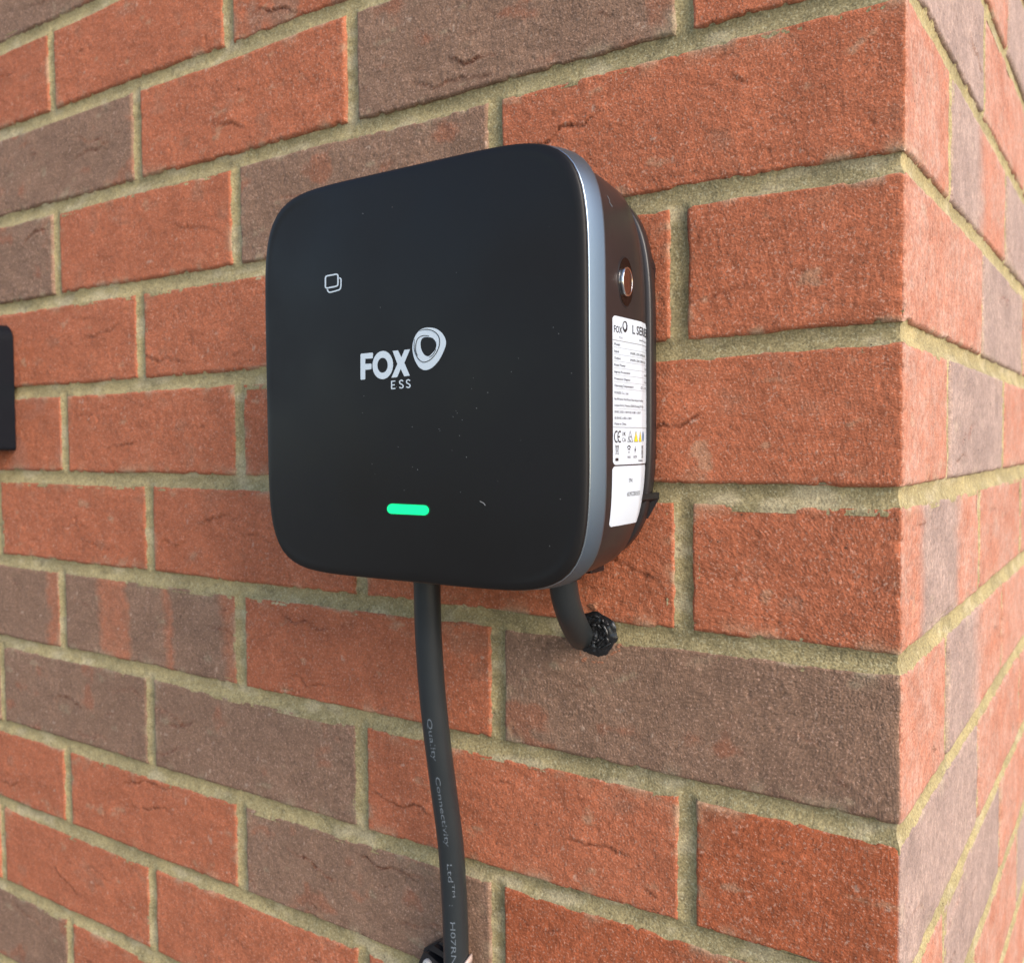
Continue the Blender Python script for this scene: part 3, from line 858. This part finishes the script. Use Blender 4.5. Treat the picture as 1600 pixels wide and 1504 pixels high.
# ------------------------------------------------------------------ tail cable hanging from the charger
def cable_thing(name, pts, R, n, label, cat, seg=28):
    P = spline(pts, n); t_ = thing(name, P[0], label, cat)
    mb = MB(); mb.loft(tube(P, R, seg)); mb.part('sheath', M_rubber, t_, True); return t_, P
RC = 7.45
cb, P1 = cable_thing('power_cable', [(-240.0, -40, 40), (-240.2, -39.6, 20), (-240.6, -38.5, -5), (-241, -35.5, -35), (-241.3, -31, -65), (-241.4, -25.3, -97), (-241.6, -19.3, -131), (-241.8, -16.2, -165),
    (-242, -14.8, -200), (-242, -14.3, -240), (-242, -14.3, -420), (-242, -14.3, -590)], RC, 150, 'thick black rubber cable with faint print hanging from charger into the bottom clip', 'cable')
seglen = np.r_[0, np.cumsum(np.linalg.norm(np.diff(P1, axis=0), axis=1))]
def cable_text(s, z0, size, ky, phi0, phi1, z1):
    """print running down the sheath, letter tops to the right; z0 start height"""
    V, F = text_mesh(s, 1.0, 0)
    s0 = np.interp(-z0, -P1[:, 2], seglen); s1 = np.interp(-z1, -P1[:, 2], seglen)
    x1 = max(v[0] for v in V); out = []
    for x, y in V:
        q = x/x1; sv = s0+(s1-s0)*q
        p = np.array([np.interp(sv, seglen, P1[:, k]) for k in range(3)])
        ph = math.radians(phi0+(phi1-phi0)*q)+(y-.36)*ky/RC
        out.append(tuple(p+np.array([math.sin(ph), -math.cos(ph), 0])*(RC+.12)))
    mb = MB(); mb.add(out, F); return mb.part('lettering', M_printgrey, cb)
cable_text('Quality', -50.5, 0, 4.2, 16, 20, -76)
cable_text('Connectivity', -85, 0, 4.0, 21, 27, -128)
cable_text('Ltd', -138, 0, 4.2, 27, 28, -149.5)
cable_text('TM', -150.5, 0, 2.2, 38, 38, -158.5)
cable_text(':', -162.8, 0, 4.2, 27, 27, -163.9)
cable_text('H07RN-F', -173, 0, 4.2, 27, 28, -206)

# second cable going into the wall
def wp3(px, py, Y): x, z = wall_pt(px, py, Y); return (x, Y, z)
_t = wp3(879, 905, -38)
cb2, P2 = cable_thing('supply_cable', [(_t[0]-.4, -40, 45), (_t[0]-.2, -39.4, 38), _t, wp3(883, 932, -33), wp3(890, 957, -26), wp3(898, 977, -16.5), wp3(905, 990, -6), wp3(909, 996, 8)], 7.2, 50,
    'short black rubber cable curving from charger underside into sealed wall hole', 'cable')

# sealant lump in the drilled hole
sx, sz = wall_pt(929, 991)
se = thing('hole_sealant', (sx, 0, sz), 'glossy black lumpy sealant filling the drilled hole around the short cable', 'sealant')
n1_, n2_ = 72, 26; V = []; F = []
for i in range(n2_):
    rho = i/(n2_-1)
    for j in range(n1_):
        a = 2*math.pi*j/n1_; Rr = 14.0*(1+.07*float(vn(2.2*math.cos(a)+5, 2.2*math.sin(a)+5, 3))+.04*float(vn(6*math.cos(a)+5, 6*math.sin(a)+5, 4)))
        x = rho*Rr*math.cos(a); z = rho*Rr*math.sin(a)*.9
        wv = abs(float(vn(x/3.4+.12*z, z/3.0-.2*x, 8)))**.7*2.3+abs(float(vn(x/1.6, z/1.5+.3*x, 9)))*.9
        y = .8-(1.6*(1-rho**4)+ .55*(wv*(1-rho**6)))
        V.append((sx+x, y, sz+z))
for i in range(n2_-1):
    for j in range(n1_):
        k = (j+1) % n1_; F.append((i*n1_+j, (i+1)*n1_+j, (i+1)*n1_+k, i*n1_+k))
mb = MB(); mb.add(V, F); mb.part('filler', M_seal, se, True)
# swirled beads on top of it
rr = random.Random(11)
for q in range(13):
    a0 = rr.uniform(-.9, 1.0)*math.pi; r0 = rr.uniform(3, 11); da = rr.uniform(.6, 1.5)
    pts = []
    for k in range(5):
        a = a0+da*k/4; r1 = r0+rr.uniform(-.9, .9); pts.append((sx+r1*math.cos(a)+1.0, -1.1+.6*rr.random()-.5*math.sin(k/4*math.pi)+max(0, r1-8)*.2, sz+.9*r1*math.sin(a)))
    P = spline(pts, 16); R_ = 1.0*np.sin(np.linspace(.15, math.pi-.1, 16))**.6
    mb = MB(); mb.loft(tube(P, R_, 8)); mb.part('bead', M_seal, se, True)
# broken brick lip below the hole
def lump(c, r, sd, sq=(1, .6, 1), n=10):
    import bmesh
    bm = bmesh.new(); bmesh.ops.create_icosphere(bm, subdivisions=2, radius=1)
    V = []
    for v in bm.verts:
        p = v.co; k = 1+.38*float(vn(p.x*1.7+sd, p.y*1.7+p.z*2.1, sd))
        V.append((c[0]+p.x*r*k*sq[0], c[1]+p.y*r*k*sq[1], c[2]+p.z*r*k*sq[2]))
    bm.verts.index_update(); F = [[v.index for v in f.verts] for f in bm.faces]; bm.free(); return V, F
mb = MB(); rr = random.Random(4)
for a in range(170, 345, 6):
    t_ = math.radians(a); R_ = 15.0+rr.uniform(-.9, 1.3)
    V, F = lump((sx+R_*math.cos(t_), .5, sz+R_*.93*math.sin(t_)), rr.uniform(.7, 1.4), a, (1.5, .55, .8)); mb.add(V, F)
mb.part('broken_lip', M_rawbrick, wall)
for (px, py, r_) in ((925, 947, 2.6), (932, 943, 1.5), (912, 1031, 1.6)):
    x, z = wall_pt(px, py); mb = MB(); V, F = lump((x, .4, z), r_, px, (1.1, .5, .8)); mb.add(V, F); mb.part('brick_crumb', M_rawbrick, wall)

# ------------------------------------------------------------------ cable clip at the bottom
cx_, cz_ = -242, -226
cl = thing('cable_clip', (cx_, 0, cz_), 'small ribbed black cable clip with pale screw at the bottom edge', 'clip')
def prism(px_pts, y0, y1, Yp):
    P = [wall_pt(a, b_, Yp) for a, b_ in px_pts]
    mb = MB(); mb.loft([[(x, y, z) for x, z in P] for y in (y0, y1)]); return mb
prism([(657, 1530), (658, 1500), (663, 1480), (680, 1471), (706, 1465), (706, 1530)], -8, -.5, -8).part('base', M_plate, cl)
prism([(657, 1530), (658, 1499), (664, 1486), (671, 1486), (700, 1511), (700, 1530)], -13, -8, -11).part('rib', M_plate, cl)
prism([(672, 1481), (680, 1475), (706, 1492), (706, 1500)], -12.5, -8, -11).part('rib', M_plate, cl)
prism([(686, 1472), (696, 1469), (708, 1476), (708, 1484)], -12, -8, -11).part('rib', M_plate, cl)
sxx, szz = wall_pt(666, 1507, -15)
mb = MB(); an = np.linspace(0, 2*math.pi, 24, endpoint=False)
mb.loft([[(sxx+r_*math.cos(a), y, szz+r_*math.sin(a)) for a in an][::-1] for r_, y in ((3.1, -9), (3.1, -14.4), (2.7, -15.2), (1.5, -15.6))][::-1], True, True)
scw = mb.part('screw', M_screw, cl)
mb = MB(); mb.box((sxx-1.7, -15.8, szz-.3), (sxx+1.7, -15.0, szz+.3)); mb.box((sxx-.3, -15.82, szz-1.7), (sxx+.3, -15.0, szz+1.7)); mb.part('slot', M_dark, scw)
# saddle strap round the cable
V = []; F = []; na = 30; zc = -206
for i in range(na+1):
    a = math.radians(-130+290*i/na)
    for (R_, dz) in ((RC+.3, -4.5), (RC+1.7, -4.5), (RC+1.7, 0), (RC+.3, 0)):
        V.append((-242+R_*math.sin(a), -14.3-R_*math.cos(a), zc+dz+9*math.sin(a)-3*math.cos(a)))
for i in range(na):
    for k in range(4): F.append((i*4+k, i*4+(k+1) % 4, (i+1)*4+(k+1) % 4, (i+1)*4+k))
mb = MB(); mb.add(V, F); mb.part('strap', M_tie, cl, True)

# ------------------------------------------------------------------ black holster box cut by the left edge
xr0, zt0 = wall_pt(22, 512); xr1, zb0 = wall_pt(27, 702)
hl = thing('socket_box', (xr1-60, 0, zb0), 'plain black plastic box on the brickwork cut off by the left edge', 'box')
def hring(D, ins):
    L_ = xr1-120; r_ = 14; xr_t = xr0-ins; xr_b = xr1-ins; zt_ = zt0+3-ins; zb_ = zb0-1+ins; P = []
    def cor(cx, cz, r, a0):
        for k in range(7):
            a = math.radians(a0+90*k/6); P.append((cx+r*math.cos(a), -D, cz+r*math.sin(a)))
    cor(xr_b-3, zb_+3, 3, -90); cor(xr_t-r_, zt_-r_, r_, 0); cor(L_+r_+ins, zt_-r_, r_, 90); cor(L_+3+ins, zb_+3, 3, 180)
    return P[::-1]
mb = MB(); mb.loft([hring(D, i_) for D, i_ in ((46, 6), (45.5, 4), (43, 1.6), (38, .3), (3, 0), (1, 0))], True, True); mb.part('housing', M_holster, hl, False)
mb = MB(); mb.loft([hring(D, i_) for D, i_ in ((30.6, -.35), (29.4, -.35))], True, True); mb.part('seam', M_dark, hl)
